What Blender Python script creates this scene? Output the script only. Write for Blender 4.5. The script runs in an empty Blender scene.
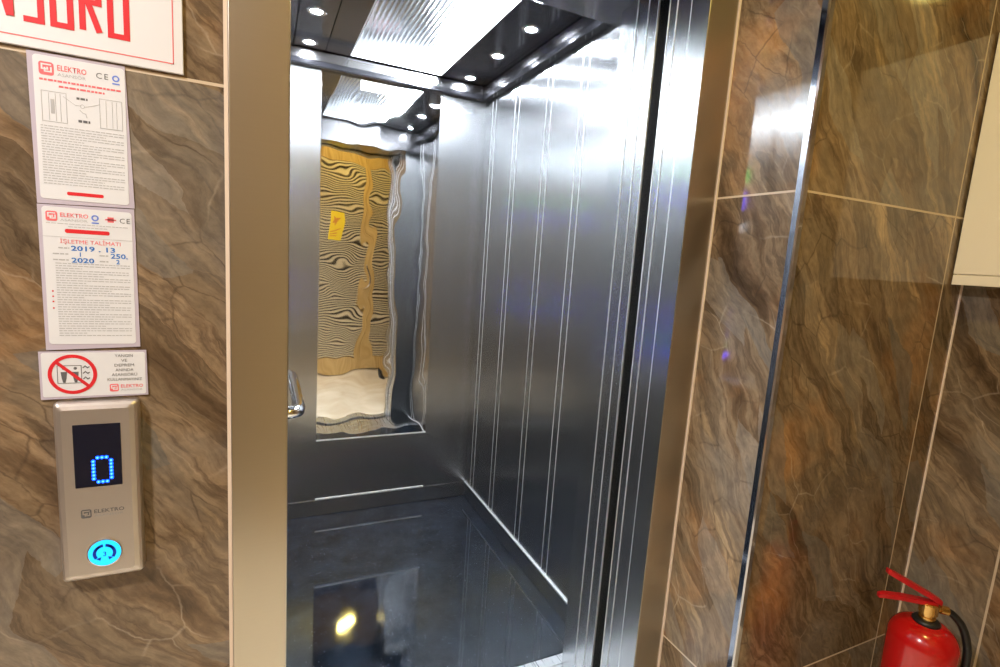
import bpy, bmesh, math, random
from mathutils import Vector, Matrix
random.seed(7)
scene = bpy.context.scene
col = scene.collection

# ------------------------------------------------------------------ camera
CAM_H = 1.38
cam_d = bpy.data.cameras.new('camera')
cam_d.sensor_width = 36.0
cam_d.lens = 514.56 / 1000.0 * 36.0
cam_d.clip_start = 0.01
cam = bpy.data.objects.new('camera', cam_d)
col.objects.link(cam)
_yaw, _pitch, _roll = 0.43568, -0.143719, 0.066891
_f = Vector((math.sin(_yaw) * math.cos(_pitch), math.cos(_yaw) * math.cos(_pitch), math.sin(_pitch)))
_r = Vector((math.cos(_yaw), -math.sin(_yaw), 0))
_u = _r.cross(_f)
_r2 = math.cos(_roll) * _r + math.sin(_roll) * _u
_u2 = -math.sin(_roll) * _r + math.cos(_roll) * _u
M = Matrix((( _r2.x, _u2.x, -_f.x, 0), (_r2.y, _u2.y, -_f.y, 0), (_r2.z, _u2.z, -_f.z, CAM_H), (0, 0, 0, 1)))
cam.matrix_world = M
scene.camera = cam

# ------------------------------------------------------------------ world, exposure
w = bpy.data.worlds.new('world')
scene.world = w
w.use_nodes = True
w.node_tree.nodes['Background'].inputs[0].default_value = (0.6, 0.65, 0.75, 1)
w.node_tree.nodes['Background'].inputs[1].default_value = 0.05
vs = scene.view_settings
vs.view_transform = 'Standard'
vs.look = 'None'
vs.gamma = 1.0
vs.use_curve_mapping = False
vs.exposure = 0.0

# main light levels (used by the lamp builders below)
LED_STRENGTH = 640.0       # cool strip light in the cab ceiling
SPOT_W = 4.5              # each cab downlight
LOBBY_WARM_W = 10.0       # warm lobby ceiling lamp
LOBBY_FILL_W = 54.0       # added white lamp that lightens the left wall
SPOT_DEG = 120
COOL = (0.88, 0.95, 1.0)
WARM = (1.0, 0.80, 0.22)
NEUTRAL = (1.0, 0.97, 0.97)

# ------------------------------------------------------------------ material helpers
def new_mat(name):
    m = bpy.data.materials.new(name)
    m.use_nodes = True
    nt = m.node_tree
    b = nt.nodes['Principled BSDF']
    return m, nt, b

def simple(name, colr, rough=0.5, metal=0.0, spec=0.5, coat=0.0, noise=0.0, nscale=60):
    m, nt, b = new_mat(name)
    b.inputs['Base Color'].default_value = (*colr, 1)
    b.inputs['Roughness'].default_value = rough
    b.inputs['Metallic'].default_value = metal
    b.inputs['Specular IOR Level'].default_value = spec
    b.inputs['Coat Weight'].default_value = coat
    if noise:
        tc = nt.nodes.new('ShaderNodeTexCoord')
        n = nt.nodes.new('ShaderNodeTexNoise'); n.inputs['Scale'].default_value = nscale
        r = nt.nodes.new('ShaderNodeMapRange')
        r.inputs['To Min'].default_value = max(0, rough - noise); r.inputs['To Max'].default_value = rough + noise
        nt.links.new(tc.outputs['Object'], n.inputs['Vector'])
        nt.links.new(n.outputs['Fac'], r.inputs['Value'])
        nt.links.new(r.outputs['Result'], b.inputs['Roughness'])
    return m

def emit(name, colr, strength, base=(0.02, 0.02, 0.02)):
    m, nt, b = new_mat(name)
    b.inputs['Base Color'].default_value = (*base, 1)
    b.inputs['Emission Color'].default_value = (*colr, 1)
    b.inputs['Emission Strength'].default_value = strength
    return m

def steel(name, base=(0.60, 0.60, 0.61), rough=0.22, brush=(3, 3, 260), bump=0.0, wav=0.0, wscale=(3, 3, 2), aniso=0.0, rvar=0.06, wdist=0.02, rot=0.0, tone=0.05, metal=1.0):
    """brushed stainless steel: fine streaks in the roughness, slow waviness of the sheet in the normal"""
    m, nt, b = new_mat(name)
    b.inputs['Metallic'].default_value = metal
    tc = nt.nodes.new('ShaderNodeTexCoord')
    mp = nt.nodes.new('ShaderNodeMapping'); mp.inputs['Scale'].default_value = brush
    n = nt.nodes.new('ShaderNodeTexNoise'); n.inputs['Scale'].default_value = 1.0; n.inputs['Detail'].default_value = 3
    nt.links.new(tc.outputs['Object'], mp.inputs['Vector']); nt.links.new(mp.outputs['Vector'], n.inputs['Vector'])
    r = nt.nodes.new('ShaderNodeMapRange')
    r.inputs['From Min'].default_value = 0.3; r.inputs['From Max'].default_value = 0.7
    r.inputs['To Min'].default_value = rough - rvar; r.inputs['To Max'].default_value = rough + rvar
    nt.links.new(n.outputs['Fac'], r.inputs['Value']); nt.links.new(r.outputs['Result'], b.inputs['Roughness'])
    cr = nt.nodes.new('ShaderNodeMapRange'); cr.data_type = 'FLOAT_VECTOR'
    for i in range(3):
        cr.inputs[7].default_value[i] = 0.3; cr.inputs[8].default_value[i] = 0.7
        cr.inputs[9].default_value[i] = base[i] * (1 - tone); cr.inputs[10].default_value[i] = base[i] * (1 + tone)
    cb = nt.nodes.new('ShaderNodeCombineXYZ')
    for i in range(3): nt.links.new(n.outputs['Fac'], cb.inputs[i])
    nt.links.new(cb.outputs[0], cr.inputs[6]); nt.links.new(cr.outputs[1], b.inputs['Base Color'])
    last = None
    if wav:
        mp2 = nt.nodes.new('ShaderNodeMapping'); mp2.inputs['Scale'].default_value = wscale
        n2 = nt.nodes.new('ShaderNodeTexNoise'); n2.inputs['Scale'].default_value = 1.0; n2.inputs['Detail'].default_value = 1.0
        nt.links.new(tc.outputs['Object'], mp2.inputs['Vector']); nt.links.new(mp2.outputs['Vector'], n2.inputs['Vector'])
        bp = nt.nodes.new('ShaderNodeBump'); bp.inputs['Strength'].default_value = wav; bp.inputs['Distance'].default_value = wdist
        nt.links.new(n2.outputs['Fac'], bp.inputs['Height']); last = bp
    if bump:
        bp2 = nt.nodes.new('ShaderNodeBump'); bp2.inputs['Strength'].default_value = bump; bp2.inputs['Distance'].default_value = 0.0005
        nt.links.new(n.outputs['Fac'], bp2.inputs['Height'])
        if last: nt.links.new(last.outputs['Normal'], bp2.inputs['Normal'])
        last = bp2
    if last: nt.links.new(last.outputs['Normal'], b.inputs['Normal'])
    if aniso:
        b.inputs['Anisotropic'].default_value = aniso
        b.inputs['Anisotropic Rotation'].default_value = rot
        tg = nt.nodes.new('ShaderNodeTangent'); tg.direction_type = 'RADIAL'; tg.axis = 'Z'
        nt.links.new(tg.outputs['Tangent'], b.inputs['Tangent'])
    return m

def stone_tile(name, axis, u0, z0, tw=0.608, th=1.208, seed=0.0, gw=0.0024, slant=58, colset=None):
    """glossy brown stone look porcelain tiles with pale grout; axis = world axis that runs along the wall"""
    m, nt, b = new_mat(name)
    L = nt.links
    tc = nt.nodes.new('ShaderNodeTexCoord')
    sx = nt.nodes.new('ShaderNodeSeparateXYZ'); L.new(tc.outputs['Object'], sx.inputs[0])
    def math_(op, a, bb=None, c=None):
        n = nt.nodes.new('ShaderNodeMath'); n.operation = op
        for i, v in enumerate((a, bb, c)):
            if v is None: continue
            if hasattr(v, 'links') or hasattr(v, 'is_output'): L.new(v, n.inputs[i])
            else: n.inputs[i].default_value = v
        return n.outputs[0]
    U = sx.outputs[axis]; Z = sx.outputs['Z']
    u = math_('DIVIDE', math_('SUBTRACT', U, u0), tw)
    v = math_('DIVIDE', math_('SUBTRACT', Z, z0), th)
    fu = math_('FLOOR', u); fv = math_('FLOOR', v)
    du = math_('MULTIPLY', math_('ABSOLUTE', math_('SUBTRACT', u, math_('ROUND', u))), tw)
    dv = math_('MULTIPLY', math_('ABSOLUTE', math_('SUBTRACT', v, math_('ROUND', v))), th)
    d = math_('MINIMUM', du, dv)
    grout = math_('LESS_THAN', d, gw)
    # pattern coordinates: each tile has its own piece of the print
    cb = nt.nodes.new('ShaderNodeCombineXYZ')
    L.new(math_('ADD', U, math_('MULTIPLY', fu, 3.7 + seed)), cb.inputs[0])
    L.new(math_('ADD', Z, math_('MULTIPLY', fv, 5.3)), cb.inputs[1])
    L.new(math_('ADD', math_('MULTIPLY', fu, 1.9), seed), cb.inputs[2])
    # domain warp
    n0 = nt.nodes.new('ShaderNodeTexNoise'); n0.inputs['Scale'].default_value = 3.2; n0.inputs['Detail'].default_value = 7
    L.new(cb.outputs[0], n0.inputs['Vector'])
    vm = nt.nodes.new('ShaderNodeVectorMath'); vm.operation = 'MULTIPLY_ADD'
    vm.inputs[1].default_value = (0.16, 0.16, 0.16)
    L.new(n0.outputs['Color'], vm.inputs[0]); L.new(cb.outputs[0], vm.inputs[2])
    rot = nt.nodes.new('ShaderNodeMapping'); rot.inputs['Rotation'].default_value = (0, 0, math.radians(slant))
    L.new(vm.outputs[0], rot.inputs['Vector'])
    st = nt.nodes.new('ShaderNodeMapping'); st.inputs['Scale'].default_value = (1.0, 5.5, 1)
    L.new(rot.outputs[0], st.inputs['Vector'])
    n1 = nt.nodes.new('ShaderNodeTexNoise'); n1.inputs['Scale'].default_value = 1.7; n1.inputs['Detail'].default_value = 9; n1.inputs['Roughness'].default_value = 0.62
    L.new(st.outputs[0], n1.inputs['Vector'])
    ramp = nt.nodes.new('ShaderNodeValToRGB')
    cs = colset or [(0.30, (0.045, 0.027, 0.014)), (0.40, (0.12, 0.077, 0.043)), (0.455, (0.19, 0.132, 0.078)), (0.485, (0.105, 0.070, 0.042)),
                    (0.54, (0.20, 0.143, 0.088)), (0.60, (0.135, 0.098, 0.064)), (0.66, (0.29, 0.205, 0.118)), (0.76, (0.43, 0.32, 0.19))]
    e = ramp.color_ramp.elements
    e[0].position = cs[0][0]; e[0].color = (*cs[0][1], 1)
    e[1].position = cs[-1][0]; e[1].color = (*cs[-1][1], 1)
    for p, c in cs[1:-1]:
        x = e.new(p); x.color = (*c, 1)
    L.new(n1.outputs['Fac'], ramp.inputs[0])
    # rusty and grey patches
    n2 = nt.nodes.new('ShaderNodeTexNoise'); n2.inputs['Scale'].default_value = 3.1; n2.inputs['Detail'].default_value = 5
    L.new(rot.outputs[0], n2.inputs['Vector'])
    def mixc(fac, a, bcol, mode='MIX'):
        mx = nt.nodes.new('ShaderNodeMix'); mx.data_type = 'RGBA'; mx.blend_type = mode
        if hasattr(fac, 'is_output'): L.new(fac, mx.inputs[0])
        else: mx.inputs[0].default_value = fac
        for i, q in ((6, a), (7, bcol)):
            if hasattr(q, 'is_output'): L.new(q, mx.inputs[i])
            else: mx.inputs[i].default_value = (*q, 1)
        return mx.outputs[2]
    def band(src, lo, hi):
        r = nt.nodes.new('ShaderNodeMapRange'); r.inputs['From Min'].default_value = lo; r.inputs['From Max'].default_value = hi
        L.new(src, r.inputs['Value']); return r.outputs[0]
    c1 = mixc(math_('MULTIPLY', band(n2.outputs['Fac'], 0.56, 0.72), 0.55), ramp.outputs[0], (0.36, 0.17, 0.055))
    c2 = mixc(math_('MULTIPLY', band(n2.outputs['Fac'], 0.46, 0.30), 0.6), c1, (0.15, 0.135, 0.115))
    # thin cracks, dark and pale, following the veins
    st2 = nt.nodes.new('ShaderNodeMapping'); st2.inputs['Scale'].default_value = (1.0, 2.2, 1)
    L.new(rot.outputs[0], st2.inputs['Vector'])
    def cracks(scale, width, off):
        mo = nt.nodes.new('ShaderNodeMapping'); mo.inputs['Location'].default_value = (off, off * 0.7, 0)
        L.new(st2.outputs[0], mo.inputs['Vector'])
        vo = nt.nodes.new('ShaderNodeTexVoronoi'); vo.feature = 'DISTANCE_TO_EDGE'; vo.voronoi_dimensions = '2D'
        vo.inputs['Scale'].default_value = scale
        L.new(mo.outputs[0], vo.inputs['Vector'])
        return band(vo.outputs['Distance'], width, 0.0)
    n3 = nt.nodes.new('ShaderNodeTexNoise'); n3.inputs['Scale'].default_value = 5.0
    L.new(cb.outputs[0], n3.inputs['Vector'])
    msk = band(n3.outputs['Fac'], 0.46, 0.60)
    c3 = mixc(math_('MULTIPLY', math_('MULTIPLY', cracks(7.5, 0.030, 1.3), msk), 0.6), c2, (0.045, 0.03, 0.02))
    msk2 = band(n3.outputs['Fac'], 0.5, 0.36)
    c4 = mixc(math_('MULTIPLY', math_('MULTIPLY', cracks(5.5, 0.022, 5.1), msk2), 0.32), c3, (0.48, 0.40, 0.30))
    # angular slate plates: stretched cells, each a shade of its own
    sh = nt.nodes.new('ShaderNodeTexVoronoi'); sh.voronoi_dimensions = '2D'; sh.inputs['Scale'].default_value = 4.2
    st3 = nt.nodes.new('ShaderNodeMapping'); st3.inputs['Scale'].default_value = (1.0, 4.0, 1); st3.inputs['Location'].default_value = (2.2, 7.1, 0)
    L.new(rot.outputs[0], st3.inputs['Vector']); L.new(st3.outputs[0], sh.inputs['Vector'])
    ssep = nt.nodes.new('ShaderNodeSeparateColor'); L.new(sh.outputs['Color'], ssep.inputs[0])
    shr = nt.nodes.new('ShaderNodeMapRange'); shr.inputs['To Min'].default_value = 0.66; shr.inputs['To Max'].default_value = 1.40
    L.new(ssep.outputs[0], shr.inputs['Value'])
    sgc = nt.nodes.new('ShaderNodeCombineXYZ')
    for i in range(3): L.new(shr.outputs[0], sgc.inputs[i])
    c4 = mixc(0.85, c4, sgc.outputs[0], 'MULTIPLY')
    c4 = mixc(math_('MULTIPLY', band(ssep.outputs[1], 0.80, 0.84), 0.35), c4, (0.20, 0.19, 0.17))
    # fine grain
    n4 = nt.nodes.new('ShaderNodeTexNoise'); n4.inputs['Scale'].default_value = 26; n4.inputs['Detail'].default_value = 8; n4.inputs['Roughness'].default_value = 0.7
    L.new(st2.outputs[0], n4.inputs['Vector'])
    g = nt.nodes.new('ShaderNodeMapRange'); g.inputs['From Min'].default_value = 0.3; g.inputs['From Max'].default_value = 0.7
    g.inputs['To Min'].default_value = 0.86; g.inputs['To Max'].default_value = 1.55
    L.new(n4.outputs['Fac'], g.inputs['Value'])
    gc = nt.nodes.new('ShaderNodeCombineXYZ')
    for i in range(3): L.new(g.outputs[0], gc.inputs[i])
    c5 = mixc(1.0, c4, gc.outputs[0], 'MULTIPLY')
    c6 = mixc(grout, c5, (0.62, 0.50, 0.36))
    L.new(c6, b.inputs['Base Color'])
    rr = nt.nodes.new('ShaderNodeMapRange'); rr.inputs['To Min'].default_value = 0.07; rr.inputs['To Max'].default_value = 0.6
    L.new(grout, rr.inputs['Value']); L.new(rr.outputs[0], b.inputs['Roughness'])
    b.inputs['Specular IOR Level'].default_value = 0.5
    # very slight unevenness of the glaze, grout a little recessed
    hh = math_('ADD', math_('MULTIPLY', grout, -0.3), math_('MULTIPLY', n4.outputs['Fac'], 0.08))
    bp = nt.nodes.new('ShaderNodeBump'); bp.inputs['Strength'].default_value = 0.25; bp.inputs['Distance'].default_value = 0.001
    L.new(hh, bp.inputs['Height']); L.new(bp.outputs[0], b.inputs['Normal'])
    return m

# ------------------------------------------------------------------ mesh helpers
def bm_new(): return bmesh.new()

def box(bm, x0, x1, y0, y1, z0, z1, bev=0.0, seg=2):
    res = bmesh.ops.create_cube(bm, size=1.0)
    vs_ = res['verts']
    for v in vs_:
        v.co = Vector(((x0 + x1) / 2 + v.co.x * (x1 - x0), (y0 + y1) / 2 + v.co.y * (y1 - y0), (z0 + z1) / 2 + v.co.z * (z1 - z0)))
    if bev:
        es = list({e for v in vs_ for e in v.link_edges})
        bmesh.ops.bevel(bm, geom=es, offset=bev, segments=seg, affect='EDGES', profile=0.5)
    return bm

def obj(name, bm, mat, parent=None, smooth=False, local=None):
    """link a bmesh as one object; coordinates are world, the origin moves to the parent's"""
    me = bpy.data.meshes.new(name)
    bmesh.ops.recalc_face_normals(bm, faces=bm.faces[:])
    bm.to_mesh(me); bm.free()
    if mat: me.materials.append(mat)
    if smooth:
        for p in me.polygons: p.use_smooth = True
    o = bpy.data.objects.new(name, me)
    col.objects.link(o)
    if parent:
        o.parent = parent
        if local is None:
            # world coordinates given: shift into the parent's frame
            off = world_loc(parent)
            me.transform(Matrix.Translation(-off))
    return o

def world_loc(o):
    v = Vector((0, 0, 0))
    while o:
        v += o.location; o = o.parent
    return v

def empty(name, loc, label=None, cat=None, group=None):
    o = bpy.data.objects.new(name, None)
    o.empty_display_size = 0.05
    col.objects.link(o); o.location = loc
    if label: o['label'] = label
    if cat: o['category'] = cat
    if group: o['group'] = group
    return o

def tag(o, label, cat, group=None):
    o['label'] = label; o['category'] = cat
    if group: o['group'] = group
    return o

def struct(name, bm, mat, parent=None, smooth=False, label=None, cat=None):
    o = obj(name, bm, mat, parent, smooth)
    if not parent:
        o['kind'] = 'structure'
        if label: o['label'] = label
        if cat: o['category'] = cat
    return o

def tube(bm, pts, r, seg=14, closed=False, rs=None):
    """swept round tube through the points"""
    pts = [Vector(p) for p in pts]
    rings = []
    up = Vector((0, 0, 1))
    n = len(pts)
    prev = None
    for i, p in enumerate(pts):
        a = pts[max(0, i - 1)]; c = pts[min(n - 1, i + 1)]
        t = (c - a).normalized()
        if prev is None:
            s = t.cross(up)
            if s.length < 0.1: s = t.cross(Vector((1, 0, 0)))
            s.normalize()
        else:
            s = (prev - t * prev.dot(t)).normalized()
        prev = s
        q = t.cross(s)
        rr = rs[i] if rs else r
        rings.append([bm.verts.new(p + s * math.cos(k * 2 * math.pi / seg) * rr + q * math.sin(k * 2 * math.pi / seg) * rr) for k in range(seg)])
    for a, c in zip(rings[:-1], rings[1:]):
        for k in range(seg):
            bm.faces.new((a[k], a[(k + 1) % seg], c[(k + 1) % seg], c[k]))
    bm.faces.new(rings[0][::-1]); bm.faces.new(rings[-1])
    return bm

def spline(pts, n=8):
    """Catmull-Rom through points"""
    P = [Vector(p) for p in pts]
    P = [P[0] * 2 - P[1]] + P + [P[-1] * 2 - P[-2]]
    out = []
    for i in range(1, len(P) - 2):
        for k in range(n):
            t = k / n
            a, b_, c, d = P[i - 1], P[i], P[i + 1], P[i + 2]
            out.append(0.5 * ((2 * b_) + (c - a) * t + (2 * a - 5 * b_ + 4 * c - d) * t * t + (3 * b_ - a - 3 * c + d) * t ** 3))
    out.append(P[-2])
    return out

def lathe(bm, prof, cx, cy, z0=0, seg=40):
    """profile of (radius, z) turned about the vertical through (cx, cy)"""
    rings = []
    for r, z in prof:
        rings.append([bm.verts.new((cx + r * math.cos(k * 2 * math.pi / seg), cy + r * math.sin(k * 2 * math.pi / seg), z0 + z)) for k in range(seg)])
    for a, c in zip(rings[:-1], rings[1:]):
        for k in range(seg):
            bm.faces.new((a[k], a[(k + 1) % seg], c[(k + 1) % seg], c[k]))
    bm.faces.new(rings[0][::-1]); bm.faces.new(rings[-1])
    return bm

def disc_y(bm, x, y, z, r, t, seg=48, sx=1.0):
    """round plate facing -Y"""
    a = [bm.verts.new((x + r * sx * math.cos(k * 2 * math.pi / seg), y, z + r * math.sin(k * 2 * math.pi / seg))) for k in range(seg)]
    c = [bm.verts.new((v.co.x, y - t, v.co.z)) for v in a]
    for k in range(seg): bm.faces.new((a[k], a[(k + 1) % seg], c[(k + 1) % seg], c[k]))
    bm.faces.new(a[::-1]); bm.faces.new(c)
    return bm

def ring_y(bm, x, y, z, r0, r1, t, seg=56, sx=1.0):
    L0 = []
    for (r, yy) in ((r0, y), (r1, y), (r1, y - t), (r0, y - t)):
        L0.append([bm.verts.new((x + r * sx * math.cos(k * 2 * math.pi / seg), yy, z + r * math.sin(k * 2 * math.pi / seg))) for k in range(seg)])
    for i in range(4):
        a, c = L0[i], L0[(i + 1) % 4]
        for k in range(seg): bm.faces.new((a[k], a[(k + 1) % seg], c[(k + 1) % seg], c[k]))
    return bm

def rrect(x0, x1, z0, z1, r, n=6):
    pts = []
    for cx, cz, a0 in ((x1 - r, z1 - r, 0), (x0 + r, z1 - r, 90), (x0 + r, z0 + r, 180), (x1 - r, z0 + r, 270)):
        for k in range(n + 1):
            a = math.radians(a0 + 90 * k / n)
            pts.append((cx + r * math.cos(a), cz + r * math.sin(a)))
    return pts

def plate_y(bm, pts, y, t):
    """prism from an outline in X,Z; front face at y - t"""
    a = [bm.verts.new((p[0], y, p[1])) for p in pts]
    c = [bm.verts.new((p[0], y - t, p[1])) for p in pts]
    n = len(pts)
    for k in range(n): bm.faces.new((a[k], a[(k + 1) % n], c[(k + 1) % n], c[k]))
    bm.faces.new(a[::-1]); bm.faces.new(c)
    return bm

def stroke_y(bm, pts, wd, y, t):
    """poly-line strokes of width wd drawn on a plane facing -Y, mitred"""
    P = [Vector((p[0], p[1])) for p in pts]
    n = len(P)
    Ls, Rs = [], []
    for i in range(n):
        d0 = (P[i] - P[i - 1]).normalized() if i > 0 else None
        d1 = (P[i + 1] - P[i]).normalized() if i < n - 1 else None
        if d0 is None: d0 = d1
        if d1 is None: d1 = d0
        nn = Vector((-(d0 + d1).y, (d0 + d1).x)).normalized()
        k = wd / 2 / max(0.4, nn.dot(Vector((-d0.y, d0.x))))
        Ls.append(P[i] + nn * k); Rs.append(P[i] - nn * k)
    for i in range(n - 1):
        q = [Ls[i], Ls[i + 1], Rs[i + 1], Rs[i]]
        a = [bm.verts.new((v.x, y, v.y)) for v in q]
        c = [bm.verts.new((v.x, y - t - i * 0.00003, v.y)) for v in q]
        for k in range(4): bm.faces.new((a[k], a[(k + 1) % 4], c[(k + 1) % 4], c[k]))
        bm.faces.new(a[::-1]); bm.faces.new(c)
    return bm

def text_into(bm, s, x, z, h, y, t=0.0002, align='LEFT', width=None, bold=0.0, facing='-Y', spacing=1.0):
    """lettering of cap height h with its base line at (x, z) on a plane at y facing -Y"""
    cu = bpy.data.curves.new('txt', 'FONT')
    cu.body = s; cu.size = 1.0; cu.align_x = align; cu.resolution_u = 2
    cu.offset = bold; cu.extrude = 0.0; cu.space_character = spacing
    o = bpy.data.objects.new('txt', cu)
    col.objects.link(o)
    dg = bpy.context.evaluated_depsgraph_get(); dg.update()
    me = bpy.data.meshes.new_from_object(o.evaluated_get(dg))
    bpy.data.objects.remove(o); bpy.data.curves.remove(cu)
    k = h / 0.70
    xs = [v.co.x for v in me.vertices]
    kx = k
    if width and xs:
        kx = width / (max(xs) - min(xs))
    me.transform(Matrix(((kx, 0, 0, x), (0, 0, 0, y - t), (0, k, 0, z), (0, 0, 0, 1))))
    bm.from_mesh(me)
    bpy.data.meshes.remove(me)
    return bm

# ------------------------------------------------------------------ materials
TILE_Z = 0.357
M_tile_left = stone_tile('stone_tile_left', 'X', -0.0514 - 1.216, 1.626 - 1.208, seed=2.3, slant=50)
M_tile_right = stone_tile('stone_tile_right', 'X', 1.632 - 0.608, TILE_Z, seed=5.1, slant=54)
M_tile_strip = stone_tile('stone_tile_return', 'Y', 0.7577 - 0.35, TILE_Z, seed=8.4, slant=-56)
M_tile_side = stone_tile('stone_tile_side', 'Y', 0.57 - 0.608, TILE_Z, seed=0.9, slant=-50, gw=0.0026)
M_tile_back = stone_tile('stone_tile_back', 'X', 0.13, TILE_Z, seed=4.0, slant=50)
MET = 1.0
M_steel = steel('brushed_steel', (0.46, 0.47, 0.48), 0.27, aniso=0.8, wav=0.10, wscale=(2.2, 2.2, 1.3), wdist=0.01, rvar=0.0, tone=0.006, metal=MET)
M_steel_back = steel('brushed_steel_back', (0.46, 0.47, 0.48), 0.27, aniso=0.8, wav=0.05, wscale=(2, 2, 1.3), wdist=0.01, rvar=0.0, tone=0.006, metal=MET)
M_frame = steel('satin_frame_steel', (0.55, 0.505, 0.42), 0.30, brush=(3, 3, 260), rvar=0.0, tone=0.01, aniso=0.4)
M_door = steel('door_edge_steel', (0.46, 0.47, 0.48), 0.27, brush=(4, 4, 260), rvar=0.0, tone=0.006, aniso=0.8, metal=MET)
M_mirror = steel('wavy_mirror_steel', (0.86, 0.86, 0.86), 0.02, brush=(2, 2, 2), rvar=0.005, wav=1.0, wscale=(5.5, 5.5, 4.2), wdist=0.0030)
M_chrome = simple('chrome', (0.9, 0.9, 0.92), 0.05, 1.0)
M_line = simple('bright_joint_steel', (0.95, 0.95, 0.96), 0.5, 1.0)
M_darksteel = simple('dark_ceiling_steel', (0.10, 0.10, 0.115), 0.16, 1.0)
M_cornice = simple('black_cornice', (0.025, 0.025, 0.03), 0.18, 0.6)
M_cornice_face = simple('cornice_face_steel', (0.35, 0.35, 0.37), 0.2, 1.0)
M_satin = simple('satin_recess_steel', (0.55, 0.56, 0.58), 0.4, 0.6)
M_black = simple('matt_black', (0.006, 0.006, 0.007), 0.7)
M_caulk = simple('pale_caulk', (0.80, 0.66, 0.55), 0.6)
M_alu = simple('polished_aluminium_trim', (0.62, 0.65, 0.74), 0.08, 1.0)
M_sill = steel('ribbed_sill_aluminium', (0.75, 0.76, 0.78), 0.3, brush=(200, 3, 3))
M_white = simple('white_board', (0.80, 0.80, 0.84), 0.35, coat=0.2)
M_label = simple('load_label_film', (0.25, 0.24, 0.245), 0.4)
M_paper = simple('white_paper', (0.77, 0.78, 0.82), 0.4)
M_lam = simple('lilac_laminate_edge', (0.56, 0.50, 0.60), 0.2)
M_red = simple('sign_red', (0.72, 0.02, 0.03), 0.4)
M_pink = simple('print_red_pale', (0.85, 0.16, 0.18), 0.4)
M_ink = simple('print_grey', (0.12, 0.12, 0.13), 0.5)
M_ink2 = simple('print_light_grey', (0.46, 0.46, 0.48), 0.5)
M_blueink = simple('blue_pen', (0.02, 0.19, 0.62), 0.4)
M_bluelogo = simple('blue_print', (0.15, 0.25, 0.75), 0.4)
M_plaster = simple('yellow_lit_plaster', (0.86, 0.68, 0.34), 0.7)  # yellow put into the ceiling colour so the steel frame reflects gold
M_cream = simple('cream_painted_metal', (0.90, 0.83, 0.70), 0.35, noise=0.05)
M_seam = simple('seam_shadow_line', (0.45, 0.38, 0.28), 0.6)
M_ext_red = simple('extinguisher_red', (0.50, 0.003, 0.005), 0.22, coat=0.5)
M_handle_red = simple('handle_red', (0.50, 0.006, 0.012), 0.35)
M_brass = simple('brass', (0.78, 0.50, 0.18), 0.25, 1.0)
M_rubber = simple('black_rubber', (0.012, 0.012, 0.013), 0.45)
M_silverplastic = simple('satin_champagne_silver', (0.62, 0.57, 0.53), 0.34, 0.85, noise=0.04)
M_glassblack = simple('black_display', (0.006, 0.007, 0.02), 0.12)
M_led = emit('blue_led', (0.0, 0.06, 1.0), 7.0)
M_led_core = emit('blue_led_core', (0.10, 0.45, 1.0), 3.0)
M_cyan = emit('cyan_button_light', (0.0, 0.55, 1.0), 1.7)
M_violet = emit('violet_button_light', (0.10, 0.06, 1.0), 26.0)
M_green = emit('green_button_light', (0.02, 0.8, 0.15), 10.0)
M_navy = simple('navy_print', (0.0, 0.03, 0.5), 0.3)
M_led_strip = emit('led_diffuser', COOL, LED_STRENGTH, base=(0.8, 0.8, 0.8))
M_lens = emit('downlight_lens', (0.86, 0.92, 1.0), 750.0, base=(0.8, 0.8, 0.8))
M_lamp_warm = emit('warm_lamp_glass', WARM, 22.0, base=(0.8, 0.8, 0.8))
M_fill_glass = emit('neutral_fill_glass', NEUTRAL, 10.0, base=(0.8, 0.8, 0.8))
M_notice = simple('yellow_paper', (0.85, 0.62, 0.01), 0.5)
M_notice_ink = simple('orange_print', (0.65, 0.25, 0.02), 0.5)

# ribbed ceiling steel
M_ribbed = steel('ribbed_ceiling_steel', (0.40, 0.43, 0.46), 0.22, brush=(260, 3, 3), rvar=0.04, metal=1.0)

# black granite
def granite():
    m, nt, b = new_mat('black_speckled_granite')
    L = nt.links
    tc = nt.nodes.new('ShaderNodeTexCoord')
    n = nt.nodes.new('ShaderNodeTexNoise'); n.inputs['Scale'].default_value = 9; n.inputs['Detail'].default_value = 10; n.inputs['Roughness'].default_value = 0.75
    L.new(tc.outputs['Object'], n.inputs['Vector'])
    r = nt.nodes.new('ShaderNodeValToRGB')
    r.color_ramp.elements[0].position = 0.35; r.color_ramp.elements[0].color = (0.0015, 0.002, 0.0035, 1)
    r.color_ramp.elements[1].position = 0.72; r.color_ramp.elements[1].color = (0.016, 0.024, 0.038, 1)
    L.new(n.outputs['Fac'], r.inputs[0])
    v = nt.nodes.new('ShaderNodeTexVoronoi'); v.inputs['Scale'].default_value = 130
    L.new(tc.outputs['Object'], v.inputs['Vector'])
    s = nt.nodes.new('ShaderNodeMapRange'); s.inputs['From Min'].default_value = 0.12; s.inputs['From Max'].default_value = 0.05
    L.new(v.outputs['Distance'], s.inputs['Value'])
    wn = nt.nodes.new('ShaderNodeSeparateColor'); L.new(v.outputs['Color'], wn.inputs[0])
    g = nt.nodes.new('ShaderNodeMath'); g.operation = 'GREATER_THAN'; g.inputs[1].default_value = 0.80
    L.new(wn.outputs[0], g.inputs[0])
    mu = nt.nodes.new('ShaderNodeMath'); mu.operation = 'MULTIPLY'
    L.new(s.outputs[0], mu.inputs[0]); L.new(g.outputs[0], mu.inputs[1])
    mx = nt.nodes.new('ShaderNodeMix'); mx.data_type = 'RGBA'
    L.new(mu.outputs[0], mx.inputs[0]); L.new(r.outputs[0], mx.inputs[6]); mx.inputs[7].default_value = (0.45, 0.5, 0.6, 1)
    L.new(mx.outputs[2], b.inputs['Base Color'])
    b.inputs['Roughness'].default_value = 0.05
    b.inputs['Specular IOR Level'].default_value = 0.7
    return m
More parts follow.
